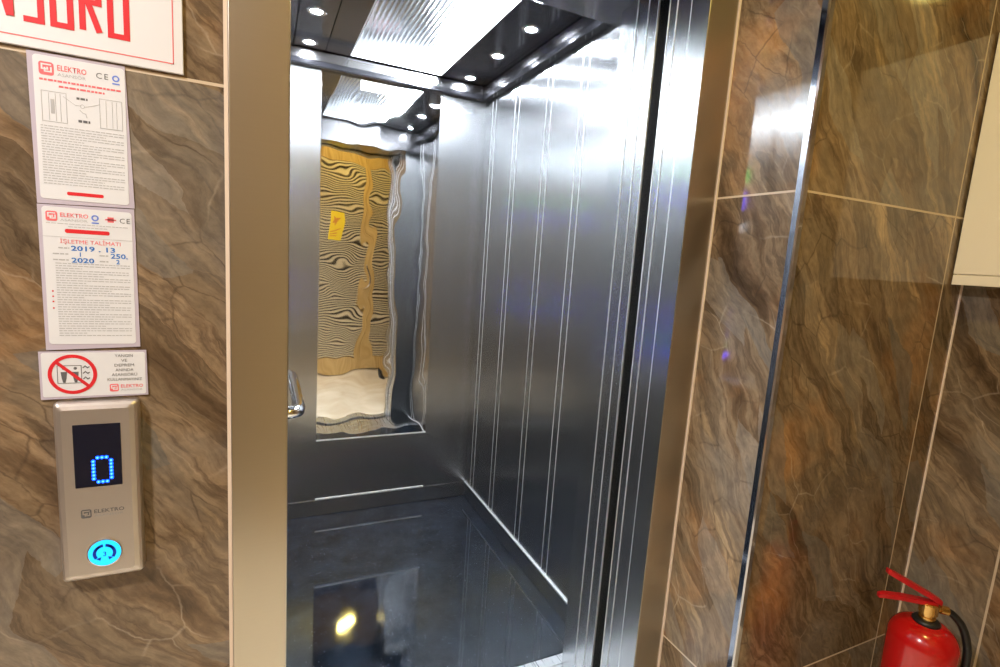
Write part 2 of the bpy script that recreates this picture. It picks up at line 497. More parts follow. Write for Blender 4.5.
M_granite = granite()

def marble():
    m, nt, b = new_mat('beige_floor_stone')
    L = nt.links
    tc = nt.nodes.new('ShaderNodeTexCoord')
    n = nt.nodes.new('ShaderNodeTexNoise'); n.inputs['Scale'].default_value = 4; n.inputs['Detail'].default_value = 8
    L.new(tc.outputs['Object'], n.inputs['Vector'])
    r = nt.nodes.new('ShaderNodeValToRGB')
    r.color_ramp.elements[0].position = 0.3; r.color_ramp.elements[0].color = (0.62, 0.52, 0.38, 1)
    r.color_ramp.elements[1].position = 0.7; r.color_ramp.elements[1].color = (0.80, 0.72, 0.58, 1)
    L.new(n.outputs['Fac'], r.inputs[0]); L.new(r.outputs[0], b.inputs['Base Color'])
    b.inputs['Roughness'].default_value = 0.12
    return m
M_floor = marble()

def wood():
    m, nt, b = new_mat('honey_varnished_wood')
    L = nt.links
    tc = nt.nodes.new('ShaderNodeTexCoord')
    mp = nt.nodes.new('ShaderNodeMapping'); mp.inputs['Scale'].default_value = (22, 22, 1.4)
    n = nt.nodes.new('ShaderNodeTexNoise'); n.inputs['Scale'].default_value = 2; n.inputs['Detail'].default_value = 6
    L.new(tc.outputs['Object'], mp.inputs[0]); L.new(mp.outputs[0], n.inputs['Vector'])
    r = nt.nodes.new('ShaderNodeValToRGB')
    r.color_ramp.elements[0].position = 0.3; r.color_ramp.elements[0].color = (0.44, 0.27, 0.09, 1)
    r.color_ramp.elements[1].position = 0.7; r.color_ramp.elements[1].color = (0.66, 0.45, 0.18, 1)
    L.new(n.outputs['Fac'], r.inputs[0]); L.new(r.outputs[0], b.inputs['Base Color'])
    b.inputs['Roughness'].default_value = 0.25
    return m
M_wood = wood()
M_woodpale = simple('pale_slat_varnish', (0.66, 0.54, 0.34), 0.3)
M_slatgap = simple('dark_slat_gap', (0.02, 0.013, 0.006), 0.7)

# ------------------------------------------------------------------ layout constants (metres)
YL = 0.989        # front plane of the lift wall
YR = 0.7577       # wall that stands forward on the right
XA, XB = -0.0514, 0.040     # left jamb
XI, XS = 0.939, 1.031       # right jamb
XC = 1.724        # lobby right wall
XW = 1.067        # cab right wall
XL = 0.030        # cab left wall
YB = 2.645        # cab back wall
YF = 1.385        # front edge of the cab floor
ZC = 2.250        # cab ceiling
ZH = 2.120        # door head
LOBX, LOBY, LOBZ = -1.7, -0.55, 2.70

# ------------------------------------------------------------------ the lobby shell
struct('floor', box(bm_new(), LOBX, XC + 0.1, LOBY - 0.1, YL + 0.02, -0.12, 0.0), M_floor)
struct('ceiling', box(bm_new(), LOBX - 0.1, XC + 0.1, LOBY - 0.1, YL + 0.15, LOBZ, LOBZ + 0.1), M_plaster)
struct('wall_front_left', box(bm_new(), LOBX, XA, YL + 0.004, YL + 0.12, -0.05, LOBZ), M_tile_left)
struct('wall_front_over_door', box(bm_new(), XA, XS, YL + 0.004, YL + 0.12, ZH + 0.09, LOBZ), M_tile_left)
struct('wall_return_right', box(bm_new(), XS, XS + 0.08, YR + 0.001, YL + 0.12, -0.05, LOBZ), M_tile_strip)
bm = bm_new(); box(bm, XS + 0.0005, XC + 0.1, YR, YR + 0.12, -0.05, LOBZ)
struct('wall_front_right', bm, M_tile_right)
struct('wall_right', box(bm_new(), XC, XC + 0.1, LOBY, YR, -0.05, LOBZ), M_tile_side)
struct('wall_left', box(bm_new(), LOBX - 0.1, LOBX, LOBY, YL + 0.12, -0.05, LOBZ), M_tile_side)
struct('wall_back', box(bm_new(), LOBX, XC + 0.1, LOBY - 0.12, LOBY - 0.03, -0.05, LOBZ), M_tile_back)
# pale grout in the inner corner
struct('trim_1', box(bm_new(), XC - 0.004, XC + 0.002, YR - 0.004, YR + 0.002, 0, LOBZ), M_caulk)
# aluminium profile on the outer tile corner
bm = bm_new()
prof = [(-0.0045, 0.012), (-0.0045, -0.001), (-0.0015, -0.0045), (0.011, -0.0045), (0.011, 0.0), (0.001, 0.0), (0.001, 0.012)]
a = [bm.verts.new((XS + p[0], YR + p[1], 0.0)) for p in prof]; c = [bm.verts.new((XS + p[0], YR + p[1], LOBZ)) for p in prof]
for k in range(len(prof)): bm.faces.new((a[k], a[(k + 1) % len(prof)], c[(k + 1) % len(prof)], c[k]))
bm.faces.new(a[::-1]); bm.faces.new(c)
struct('trim_2', bm, M_alu)

# steel door surround (jambs + head) and its caulk lines
bm = bm_new()
box(bm, XA, XB, YL - 0.006, YL + 0.056, 0, ZH + 0.09, bev=0.0015)
box(bm, XI, XS - 0.004, YL - 0.002, YL + 0.056, 0, ZH + 0.09, bev=0.0015)
box(bm, XB, XI, YL - 0.005, YL + 0.056, ZH, ZH + 0.09, bev=0.0015)
struct('trim_3', bm, M_frame)
bm = bm_new()
box(bm, XI - 0.0010, XI + 0.001, YL - 0.0015, 1.0475, 0, ZH); box(bm, XB - 0.001, XB + 0.001, YL - 0.004, 1.0475, 0, ZH)
struct('trim_17', bm, M_door)
struct('trim_4', box(bm_new(), XA - 0.0065, XA - 0.0005, YL - 0.004, YL + 0.01, 0, ZH + 0.09), M_caulk)
struct('trim_5', box(bm_new(), XS - 0.004, XS + 0.0003, YL - 0.006, YL + 0.01, 0, ZH + 0.09), M_caulk)

# ------------------------------------------------------------------ landing door and cab door, slid open to the right
def door_panels(name, spans, zt):
    root = empty(name, (XI, spans[0][0], 0)); root['kind'] = 'structure'
    for (y0, y1) in spans:
        o = obj('door_panel', box(bm_new(), XI, XI + 0.10, y0, y1, 0.004, zt, bev=0.0012), M_door, root)
    return root
d1 = door_panels('door_1', [(1.0485, 1.0965), (1.0995, 1.127)], ZH + 0.04)
d2 = door_panels('door_2', [(1.170, 1.2085), (1.2115, 1.256)], ZH + 0.04)
for dd_, ys_ in ((d1, (1.0475, 1.0980, 1.1262)), (d2, (1.1708, 1.2100, 1.2580))):
    for y_ in ys_:
        obj('edge_highlight', box(bm_new(), XI - 0.0012, XI + 0.004, y_ - 0.0011, y_ + 0.0011, 0.004, ZH + 0.0), M_line, dd_)  # bright strips stand in for highlights along the panel edges
obj('guide_screw', box(bm_new(), XI - 0.001, XI, 1.1, 1.104, 0.3, 0.304), M_alu, d1)
# black sheets standing in for the darkness of the slot around the doorway
bm = bm_new()
box(bm, XI + 0.101, XI + 0.2, 1.131, 1.135, -0.2, ZC); box(bm, XI + 0.101, XI + 0.2, 1.162, 1.166, -0.2, ZC)
box(bm, XI + 0.19, XI + 0.2, 1.107, 1.175, -0.2, ZC)          # right
box(bm, XB - 0.06, XB - 0.05, 1.045, 1.30, -0.2, ZC)             # left
box(bm, XB - 0.06, XI + 0.1, 1.045, 1.35, ZC, ZC + 0.02)         # top
box(bm, XB - 0.06, XI + 0.1, 1.107, 1.161, -0.2, -0.18)          # bottom
box(bm, XB - 0.06, XI + 0.1, 1.046, 1.056, ZH + 0.04, ZC)
struct('wall_shaft_darkness', bm, M_black)
# left side of the slot: landing and cab jamb edges
bm = bm_new(); box(bm, XB - 0.05, XB - 0.004, 1.05, 1.107, 0, ZH + 0.04); box(bm, XB - 0.05, XB - 0.004, 1.161, 1.258, 0, ZH + 0.04)
struct('trim_6', bm, M_door)
# door head: undersides with runner slot, cab side beam
bm = bm_new()
box(bm, XB - 0.05, XI + 0.09, 1.060, 1.107, ZH + 0.002, ZH + 0.06)
box(bm, XB - 0.05, XI + 0.09, 1.161, 1.258, ZH + 0.002, ZH + 0.06)
struct('trim_7', bm, M_darksteel)
bm = bm_new()
box(bm, XL, XW, 1.262, 1.42, ZH - 0.012, ZC, bev=0.004)
struct('trim_8', bm, M_cornice_face)
# cab front posts
bm = bm_new()
box(bm, XI, XW, 1.260, 1.332, 0.0, ZH - 0.012, bev=0.001)
box(bm, XL - 0.02, XB + 0.002, 1.260, 1.332, 0.0, ZH - 0.012, bev=0.001)
struct('wall_cab_front', bm, M_steel)
# sills with grooves
def sill(name, y0, y1):
    bm = bm_new()
    n = 5
    box(bm, XB - 0.05, XW, y0, y1, -0.02, -0.004)
    wv = (y1 - y0) / n
    for k in range(n):
        box(bm, XB - 0.05, XW, y0 + k * wv + 0.003, y0 + (k + 1) * wv - 0.003, -0.006, 0.0, bev=0.001)
    return struct(name, bm, M_sill)
sill('trim_9', YL + 0.02, 1.107)
sill('trim_10', 1.161, YF)

# ------------------------------------------------------------------ the cab shell
struct('floor_cab', box(bm_new(), XL - 0.02, XW + 0.02, YF, YB + 0.02, -0.03, 0.0), M_granite)
struct('wall_cab_right', box(bm_new(), XW, XW + 0.03, 1.30, YB, 0.0, ZC + 0.1), M_steel)
struct('wall_cab_left', box(bm_new(), XL - 0.03, XL, 1.30, YB, 0.0, ZC + 0.1), M_steel)
struct('wall_cab_back', box(bm_new(), XL - 0.03, XW + 0.03, YB, YB + 0.03, 0.0, ZC + 0.1), M_steel_back)
# joint strips in pairs on the right wall and the left wall
for sx_, xa, xb in (('wall_right', XW - 0.0012, XW), ('wall_left', XL, XL + 0.0012)):
    bm = bm_new()
    for yc in (2.537, 2.268, 1.963, 1.703, 1.45):
        for s in (-0.0215, 0.0215):
            box(bm, xa, xb, yc + s - 0.0010, yc + s + 0.0010, 0.10, 2.17)
    struct('trim_11' if sx_ == 'wall_right' else 'trim_12', bm, M_line)
# skirtings: steel with a bright top lip
def skirt(name, x0, x1, y0, y1, lip):
    o = struct(name, box(bm_new(), x0, x1, y0, y1, 0.004, 0.084), M_steel_back)
    obj('top_lip', box(bm_new(), *lip, 0.085, 0.091), M_line, o)
    return o
skirt('baseboard_cab_right', XW - 0.006, XW, 1.335, YB, (XW - 0.007, XW, 1.335, YB - 0.006))
skirt('baseboard_cab_left', XL, XL + 0.006, 1.335, YB, (XL, XL + 0.007, 1.335, YB))
skirt('baseboard_cab_back', XL + 0.006, XW - 0.006, YB - 0.004, YB, (0.243, 0.815, YB - 0.006, YB))

# mirror-polished centre panel of the back wall
mr = empty('mirror_panel', (0.529, YB, 0.41), 'tall wavy mirror-polished steel panel in the centre of the cab back wall', 'mirror')
obj('polished_sheet', box(bm_new(), 0.246, 0.812, YB - 0.003, YB - 0.0002, 0.41, 2.182), M_mirror, mr)
bm = bm_new(); box(bm, 0.243, 0.815, YB - 0.0055, YB - 0.0002, 0.403, 0.4095)
obj('bottom_strip', bm, M_line, mr)
bm = bm_new(); box(bm, 0.2425, 0.2455, YB - 0.0036, YB - 0.0002, 0.41, 2.182); box(bm, 0.8125, 0.815, YB - 0.0036, YB - 0.0002, 0.41, 2.182)
obj('side_strips', bm, M_chrome, mr)

# ceiling of the cab: dark side panels, recessed ribbed centre
CX0, CX1, CY0, CY1 = 0.362, 0.790, 1.50, 2.580
bm = bm_new()
box(bm, XL, 0.117, 1.42, YB, ZC, ZC + 0.02); box(bm, 0.121, 0.251, 1.42, YB, ZC, ZC + 0.02); box(bm, 0.255, CX0 - 0.004, 1.42, YB, ZC, ZC + 0.02)
box(bm, CX1 + 0.004, 1.006, 1.42, YB, ZC, ZC + 0.02); box(bm, 1.010, XW, 1.42, YB, ZC, ZC + 0.02)
box(bm, CX0, CX1, CY1 + 0.004, YB, ZC, ZC + 0.02); box(bm, CX0, CX1, 1.42, CY0 - 0.004, ZC, ZC + 0.02)
box(bm, XL, XW, 1.42, YB, ZC + 0.09, ZC + 0.11)
struct('ceiling_cab', bm, M_darksteel)
bm = bm_new()
box(bm, CX0 - 0.004, CX0, CY0, CY1, ZC - 0.001, ZC + 0.07)
box(bm, CX0, CX1, CY1, CY1 + 0.004, ZC - 0.001, ZC + 0.07); box(bm, CX0, CX1, CY0 - 0.004, CY0, ZC - 0.001, ZC + 0.07)
box(bm, CX1, CX1 + 0.004, CY0, CY1, ZC - 0.001, ZC + 0.07)
struct('trim_13', bm, M_satin)
rp = empty('ceiling_light_panel', ((CX0 + CX1) / 2, 2.04, ZC + 0.05), 'recessed ribbed steel light panel in the middle of the cab ceiling', 'ceiling light')
bm = bm_new()
nr = 42
rows = []
for i in range(nr * 4 + 1):
    u = i / (nr * 4)
    x = CX0 + 0.001 + u * (CX1 - CX0 - 0.012)
    z = ZC + 0.040 + 0.020 * math.sin(u * math.pi * 0.5) + 0.0012 * abs(math.sin(u * nr * math.pi / 2))
    rows.append((x, z))
pv = [[bm.verts.new((x, y, z)) for (x, z) in rows] for y in (CY0, CY1)]
tv = [[bm.verts.new((x, y, z + 0.006)) for (x, z) in rows] for y in (CY0, CY1)]
for i in range(len(rows) - 1):
    bm.faces.new((pv[0][i], pv[0][i + 1], pv[1][i + 1], pv[1][i]))
    bm.faces.new((tv[0][i + 1], tv[0][i], tv[1][i], tv[1][i + 1]))
obj('ribbed_sheet', bm, M_ribbed, rp)
o = obj('light_strip', box(bm_new(), CX1 - 0.010, CX1 - 0.001, CY0 + 0.001, CY1 - 0.001, ZC + 0.006, ZC + 0.062, bev=0.003, seg=2), M_led_strip, rp)
o['label'] = 'glowing white light strip'

# cornice bars
def cornice(name, x0, x1, y0, y1, fx):
    o = struct(name, box(bm_new(), x0, x1, y0, y1, 2.182, ZC, bev=0.005), M_cornice)
    obj('steel_face', box(bm_new(), *fx, 2.206, ZC - 0.004), M_cornice_face, o)
cornice('trim_14', XL + 0.036, XW - 0.036, YB - 0.036, YB - 0.0005, (XL + 0.04, XW - 0.04, YB - 0.039, YB - 0.036))
cornice('trim_15', XW - 0.035, XW - 0.0005, 1.421, YB - 0.0005, (XW - 0.038, XW - 0.035, 1.43, YB - 0.04))
cornice('trim_16', XL + 0.0005, XL + 0.035, 1.421, YB - 0.0005, (XL + 0.035, XL + 0.038, 1.43, YB - 0.04))

# downlights
def make_downlight():
    root = empty('downlight', (0, 0, 0), 'x', 'downlight', 'downlights in the cab ceiling')
    bm = bm_new(); seg = 32
    pr_ = [(0.021, -0.001), (0.024, -0.004), (0.033, -0.004), (0.037, -0.001), (0.037, 0.0)]
    rg = [[bm.verts.new((r * math.cos(k * 2 * math.pi / seg), r * math.sin(k * 2 * math.pi / seg), z)) for k in range(seg)] for r, z in pr_]
    for a_, c_ in zip(rg[:-1], rg[1:]):
        for k in range(seg): bm.faces.new((a_[k], a_[(k + 1) % seg], c_[(k + 1) % seg], c_[k]))
    obj('bezel', bm, M_chrome, root, smooth=True)
    bm = bm_new(); lathe(bm, [(0.0215, -0.0005), (0.019, -0.0025), (0.010, -0.004), (0.002, -0.0045)], 0, 0, 0, 28)
    obj('lens', bm, M_lens, root, smooth=True)
    return root
proto = make_downlight()
ys = (2.53, 2.20, 1.89, 1.57)
names = {(0, 0): 'small round downlight at the back left corner of the cab ceiling', (0, 1): 'second downlight from the back on the left side of the cab ceiling',
         (0, 2): 'third downlight from the back on the left side of the cab ceiling', (0, 3): 'front downlight on the left side of the cab ceiling',
         (1, 0): 'small round downlight nearest the back right corner of the cab ceiling', (1, 1): 'second downlight from the back on the right side of the cab ceiling',
         (1, 2): 'third downlight from the back, right of the bright ceiling strip', (1, 3): 'front downlight on the right side of the cab ceiling by the door head'}
first = True
for s, x in ((0, 0.180), (1, 0.925)):
    for i, y in enumerate(ys):
        if first:
            r_ = proto; first = False
        else:
            r_ = proto.copy(); col.objects.link(r_)
            for ch in [c for c in proto.children]:
                cc = ch.copy(); col.objects.link(cc); cc.parent = r_
        r_.location = (x, y, ZC); r_['label'] = names[(s, i)]
for s, x in ((0, 0.180), (1, 0.925)):
    for i, y in enumerate(ys):
        ld = bpy.data.lights.new('downlight_beam', 'SPOT'); ld.energy = SPOT_W; ld.color = COOL
        ld.spot_size = math.radians(SPOT_DEG); ld.spot_blend = 0.5; ld.shadow_soft_size = 0.02
        lo = bpy.data.objects.new('downlight_beam', ld); col.objects.link(lo); lo.location = (x, y, ZC - 0.012)

# capacity label on the mirror
lb = empty('capacity_label', (0.517, YB - 0.003, 2.126), 'small white load label with red print at the top of the mirror panel', 'label')
ym = YB - 0.0031
obj('plate', plate_y(bm_new(), rrect(0.418, 0.616, 2.127, 2.173, 0.002), ym, 0.0008), M_label, lb)
yl = ym - 0.0009
obj('capacity_text', text_into(bm_new(), '4 KİŞİ', 0.462, 2.134, 0.015, yl, width=0.090, bold=0.03), M_black, lb)
obj('weight_text', text_into(bm_new(), 'KG', 0.588, 2.137, 0.010, yl, bold=0.02), M_black, lb)
bm = bm_new()
for x0, x1, z in ((0.462, 0.500, 2.160), (0.504, 0.545, 2.158), (0.550, 0.575, 2.157)):
    box(bm, x0, x1, yl - 0.0004, yl, z, z + 0.005)
obj('red_heading', bm, M_pink, lb)
obj('red_mark', box(bm_new(), 0.424, 0.430, yl - 0.0004, yl, 2.160, 2.165), M_pink, lb)
obj('red_underline', box(bm_new(), 0.424, 0.448, yl - 0.0004, yl, 2.139, 2.142), M_pink, lb)

# handrail on the left cab wall
hr = empty('handrail', (XL, 1.75, 0.9), 'polished chrome handrail with turned-in end on the left cab wall', 'handrail')
zr = 0.885
rail = [(XL, 1.600, zr)] + spline([(XL + 0.02, 1.600, zr), (0.072, 1.602, zr), (0.093, 1.612, zr), (0.100, 1.635, zr)], 6) + [(0.100, 1.80, zr)] + spline([(0.100, 2.06, zr), (0.093, 2.088, zr), (0.072, 2.10, zr), (XL + 0.02, 2.102, zr)], 6) + [(XL, 2.102, zr)]
obj('rail', tube(bm_new(), rail, 0.019, 20), M_chrome, hr, smooth=True)
for y in (1.600, 2.102):
    bm = bm_new(); tube(bm, [(XL, y, zr), (XL + 0.004, y, zr), (XL + 0.006, y, zr)], 0.03, 24)
    obj('rosette', bm, M_chrome, hr)

# control panel on the left cab wall (seen in the glossy tiles)
cp = empty('control_panel', (XL, 1.76, 0.96), 'tall steel car control panel with lit buttons on the left cab wall', 'control panel')
obj('faceplate', box(bm_new(), XL, XL + 0.012, 1.655, 1.865, 0.955, 2.02, bev=0.004), M_door, cp)
xf = XL + 0.0121
def lit(name, y, z, r, mat, par):
    bm = bm_new(); n = 20
    a = [bm.verts.new((xf, y + r * math.cos(k * 2 * math.pi / n), z + r * math.sin(k * 2 * math.pi / n))) for k in range(n)]
    c = [bm.verts.new((xf + 0.003, v.co.y, v.co.z)) for v in a]
    for k in range(n): bm.faces.new((a[k], a[(k + 1) % n], c[(k + 1) % n], c[k]))
    bm.faces.new(a[::-1]); bm.faces.new(c)
    return obj(name, bm, mat, par)
for y, z in ((1.79, 1.20), (1.79, 1.14), (1.79, 1.09), (1.80, 1.0), (1.755, 1.0), (1.775, 0.985)):
    lit('floor_button', y, z, 0.011, M_violet, cp)
o = lit('door_button', 1.79, 1.045, 0.015, M_green, cp)
o = obj('status_display', box(bm_new(), xf, xf + 0.002, 1.755, 1.80, 1.80, 1.86), M_green, cp)
obj('floor_display', box(bm_new(), xf, xf + 0.002, 1.765, 1.785, 1.68, 1.76), M_violet, cp)
obj('rating_plate', box(bm_new(), xf, xf + 0.002, 1.735, 1.80, 1.575, 1.615), M_white, cp)

# ------------------------------------------------------------------ lobby left wall: sign, notices, call panel
YS = YL + 0.004      # tile face
sg = empty('elevator_sign', (-0.45, YS, 1.63), 'large white board with red lettering above the call button notices', 'sign')
obj('board', box(bm_new(), -0.95, -0.1135, YS - 0.005, YS - 0.0002, 1.631, 1.86, bev=0.001), M_white, sg)
y = YS - 0.0051
bm = bm_new()
for x0, x1, z0, z1 in ((-0.938, -0.1258, 1.6435, 1.6450), (-0.1272, -0.1258, 1.6435, 1.848), (-0.938, -0.1258, 1.8465, 1.848), (-0.938, -0.9365, 1.6435, 1.848)):
    box(bm, x0, x1, y - 0.0003, y, z0, z1)
obj('border_line', bm, M_pink, sg)
# block lettering  İNSAN ASANSÖRÜ
H_, W_, S_ = 0.082, 0.0195, 0.0076
def glyph(ch):
    w_, h_ = W_, H_
    G = {'A': [[(0, 0), (0, h_), (w_, h_), (w_, 0)], [(0, h_ * .45), (w_, h_ * .45)]],
         'N': [[(0, 0), (0, h_)], [(0.001, h_), (w_ - 0.001, 0)], [(w_, 0), (w_, h_)]],
         'S': [[(w_, h_), (0, h_), (0, h_ * .52), (w_, h_ * .52), (w_, 0), (0, 0)]],
         'O': [[(w_ / 2, 0), (0, 0), (0, h_), (w_, h_), (w_, 0), (w_ / 2, 0)]],
         'R': [[(0, 0), (0, h_), (w_, h_), (w_, h_ * .48), (0, h_ * .48)], [(w_ * .35, h_ * .48), (w_, 0)]],
         'U': [[(0, h_), (0, 0), (w_, 0), (w_, h_)]],
         'I': [[(0, 0), (0, h_)]]}
    base = {'Ö': 'O', 'Ü': 'U', 'İ': 'I'}.get(ch, ch)
    L_ = list(G[base])
    if ch in 'ÖÜ': L_ += [[(w_ * .15, h_ * 1.13), (w_ * .15, h_ * 1.24)], [(w_ * .85, h_ * 1.13), (w_ * .85, h_ * 1.24)]]
    if ch == 'İ': L_ += [[(0, h_ * 1.13), (0, h_ * 1.24)]]
    return L_
word = 'ASANSÖRÜ'
bm = bm_new()
for i, ch in enumerate(reversed(word)):
    x0 = -0.2045 - i * 0.0333
    for j, pl in enumerate(glyph(ch)):
        stroke_y(bm, [(x0 + p[0], 1.668 + p[1]) for p in pl], S_, y, 0.0004 + 0.0003 * j)
for i, ch in enumerate(reversed('İNSAN')):
    x0 = -0.505 - i * 0.0333 + (0.0195 if ch == 'İ' else 0)
    for j, pl in enumerate(glyph(ch)):
        stroke_y(bm, [(x0 + p[0], 1.668 + p[1]) for p in pl], S_, y, 0.0004 + 0.00008 * j)
obj('lettering', bm, M_red, sg)

def logo(parent, x, z, h, y, c1, c2, textw, mark=None):
    """square double hook emblem and two lines of lettering"""
    bm = bm_new()
    plate_y(bm, rrect(x, x + h * 0.95, z, z + h, h * 0.2), y, 0.0002)
    em = obj('emblem', bm, mark or c1, parent)
    bm = bm_new()
    s = h * 0.11
    stroke_y(bm, [(x + h * .80, z + h * .80), (x + h * .2, z + h * .8), (x + h * .2, z + h * .45), (x + h * .55, z + h * .45), (x + h * .55, z + h * .62)], s, y - 0.0002, 0.0002)
    stroke_y(bm, [(x + h * .38, z + h * .58), (x + h * .38, z + h * .28), (x + h * .78, z + h * .28), (x + h * .78, z + h * .64)], s, y - 0.0002, 0.0002)
    obj('emblem_lines', bm, M_paper if mark is None else M_silverplastic, parent)
    bm = bm_new(); text_into(bm, 'ELEKTRO', x + h * 1.15, z + h * 0.48, h * 0.42, y, width=textw, bold=0.012)
    obj('maker_name', bm, c1, parent)
    bm = bm_new(); text_into(bm, 'ASANSÖR', x + h * 1.17, z + h * 0.06, h * 0.24, y, width=textw * 0.98)
    obj('maker_subtitle', bm, c2, parent)

def squiggle(bm, x0, x1, z, h, y, dens=1.0):
    """a printed line too small to read: broken dashes of word length"""
    x = x0
    while x < x1:
        wl = random.uniform(0.0025, 0.0075) * dens
        wl = min(wl, x1 - x)
        if wl > 0.001: box(bm, x, x + wl, y - 0.0002, y, z, z + h)
        x += wl + 0.0012

# notice 1
n1 = empty('instruction_notice', (-0.245, YS, 1.421), 'laminated instruction sheet with door diagrams directly under the big sign', 'notice')
obj('laminate', plate_y(bm_new(), [(-0.305, 1.628), (-0.190, 1.629), (-0.1835, 1.420), (-0.303, 1.4165)], YS - 0.0002, 0.0012), M_lam, n1)
y = YS - 0.0015
obj('paper', plate_y(bm_new(), rrect(-0.2985, -0.1905, 1.4240, 1.6245, 0.005), y, 0.0004), M_paper, n1)
y -= 0.0005
logo(n1, -0.292, 1.598, 0.018, y, M_pink, M_ink2, 0.034)
bm = bm_new(); text_into(bm, 'CE', -0.226, 1.605, 0.008, y, spacing=1.3); obj('ce_mark', bm, M_ink, n1)
bm = bm_new(); ring_y(bm, -0.2015, y, 1.6085, 0.0026, 0.0046, 0.0002, 20); box(bm, -0.206, -0.197, y - 0.0002, y, 1.600, 1.602); obj('round_stamp', bm, M_bluelogo, n1)
bm = bm_new(); squiggle(bm, -0.292, -0.196, 1.5905, 0.0026, y); squiggle(bm, -0.270, -0.216, 1.5835, 0.0026, y); obj('red_heading', bm, M_pink, n1)
bm = bm_new()
for x0, x1 in ((-0.291, -0.262), (-0.223, -0.195)):
    for (a_, b_, c_, d_) in ((x0, x1, 1.576, 1.5766), (x0, x1, 1.534, 1.5350), (x0, x0 + 0.0006, 1.534, 1.5766), (x1 - 0.0006, x1, 1.534, 1.5766)):
        box(bm, a_, b_, y - 0.0002, y, c_, d_)
    for k in (0.28, 0.55, 0.74): box(bm, x0 + (x1 - x0) * k, x0 + (x1 - x0) * k + 0.0005, y - 0.0002, y, 1.536, 1.5745)
box(bm, -0.2805, -0.2765, y - 0.0002, y, 1.546, 1.566)
ring_y(bm, -0.2435, y, 1.5615, 0.0022, 0.0028, 0.0002, 16)
stroke_y(bm, [(-0.266, 1.572), (-0.252, 1.562), (-0.246, 1.562)], 0.0006, y, 0.0002); stroke_y(bm, [(-0.241, 1.561), (-0.232, 1.564), (-0.222, 1.568)], 0.0006, y, 0.0002)
stroke_y(bm, [(-0.247, 1.556), (-0.243, 1.552), (-0.240, 1.5515), (-0.2385, 1.546)], 0.0008, y, 0.0002)
obj('door_diagram', bm, M_ink2, n1)
bm = bm_new(); squiggle(bm, -0.250, -0.237, 1.5705, 0.003, y); obj('diagram_caption', bm, M_ink, n1)
bm = bm_new(); squiggle(bm, -0.249, -0.235, 1.5385, 0.0035, y); obj('diagram_caption', bm, M_ink, n1)
bm = bm_new(); z = 1.5275; k = 0
while z > 1.443:
    squiggle(bm, -0.2935, -0.1945 if k % 3 != 2 else -0.245 + random.uniform(0, 0.03), z, 0.0011, y); z -= 0.0037; k += 1
obj('small_print', bm, M_ink2, n1)
obj('red_bar', plate_y(bm_new(), rrect(-0.267, -0.2225, 1.4315, 1.4365, 0.0022), y, 0.0002), M_red, n1)

# notice 2
n2 = empty('operating_notice', (-0.243, YS, 1.200), 'laminated operating sheet with blue handwritten figures below the diagram sheet', 'notice')
obj('laminate', plate_y(bm_new(), [(-0.3035, 1.4155), (-0.1845, 1.4185), (-0.1825, 1.200), (-0.3030, 1.1955)], YS - 0.0002, 0.0012), M_lam, n2)
y = YS - 0.0015
obj('paper', plate_y(bm_new(), rrect(-0.2985, -0.1880, 1.2050, 1.4130, 0.005), y, 0.0004), M_paper, n2)
y -= 0.0005
logo(n2, -0.294, 1.392, 0.0145, y, M_pink, M_ink2, 0.034)
bm = bm_new(); ring_y(bm, -0.2345, y, 1.4005, 0.0026, 0.0046, 0.0002, 20); box(bm, -0.239, -0.230, y - 0.0002, y, 1.392, 1.394); obj('round_stamp', bm, M_bluelogo, n2)
bm = bm_new(); box(bm, -0.222, -0.208, y - 0.0002, y, 1.3985, 1.4005); box(bm, -0.219, -0.211, y - 0.0002, y, 1.3955, 1.4035); obj('red_stamp', bm, M_pink, n2)
bm = bm_new(); text_into(bm, 'CE', -0.204, 1.3955, 0.0075, y, spacing=1.2); obj('ce_mark', bm, M_ink, n2)
bm = bm_new(); squiggle(bm, -0.294, -0.192, 1.3885, 0.0009, y); box(bm, -0.2985, -0.188, y - 0.0002, y, 1.3690, 1.3694); squiggle(bm, -0.268, -0.220, 1.3845, 0.0009, y)
z = 1.3290; k = 0
while z > 1.2150:
    squiggle(bm, -0.2855, -0.1925 if k % 3 != 2 else -0.255 + random.uniform(0, 0.04), z, 0.0011, y); z -= 0.0037; k += 1
for z in (1.3520, 1.3430, 1.3340): squiggle(bm, -0.288 if z < 1.35 else -0.281, -0.268, z, 0.0017, y)
for z in (1.3430, 1.3340): squiggle(bm, -0.231, -0.220, z, 0.0017, y)
obj('small_print', bm, M_ink2, n2)
obj('red_bar', plate_y(bm_new(), rrect(-0.272, -0.217, 1.3755, 1.3815, 0.0025), y, 0.0002), M_red, n2)
bm = bm_new(); text_into(bm, 'İŞLETME TALİMATI', -0.279, 1.3600, 0.0058, y, width=0.075); obj('heading', bm, M_pink, n2)
bm = bm_new()
text_into(bm, '2019 . 13', -0.266, 1.3495, 0.0072, y, width=0.055, bold=0.02)
text_into(bm, '1', -0.257, 1.3410, 0.0062, y, bold=0.02); text_into(bm, '250.', -0.217, 1.3405, 0.0072, y, width=0.022, bold=0.02)
text_into(bm, '2020', -0.266, 1.3315, 0.0072, y, width=0.028, bold=0.02); text_into(bm, '2', -0.210, 1.3320, 0.0066, y, bold=0.02)
obj('handwriting', bm, M_blueink, n2)
bm = bm_new()
for z in (1.287, 1.279, 1.271, 1.261): disc_y(bm, -0.2905, y, z, 0.0012, 0.0002, 10)
obj('red_bullets', bm, M_red, n2)

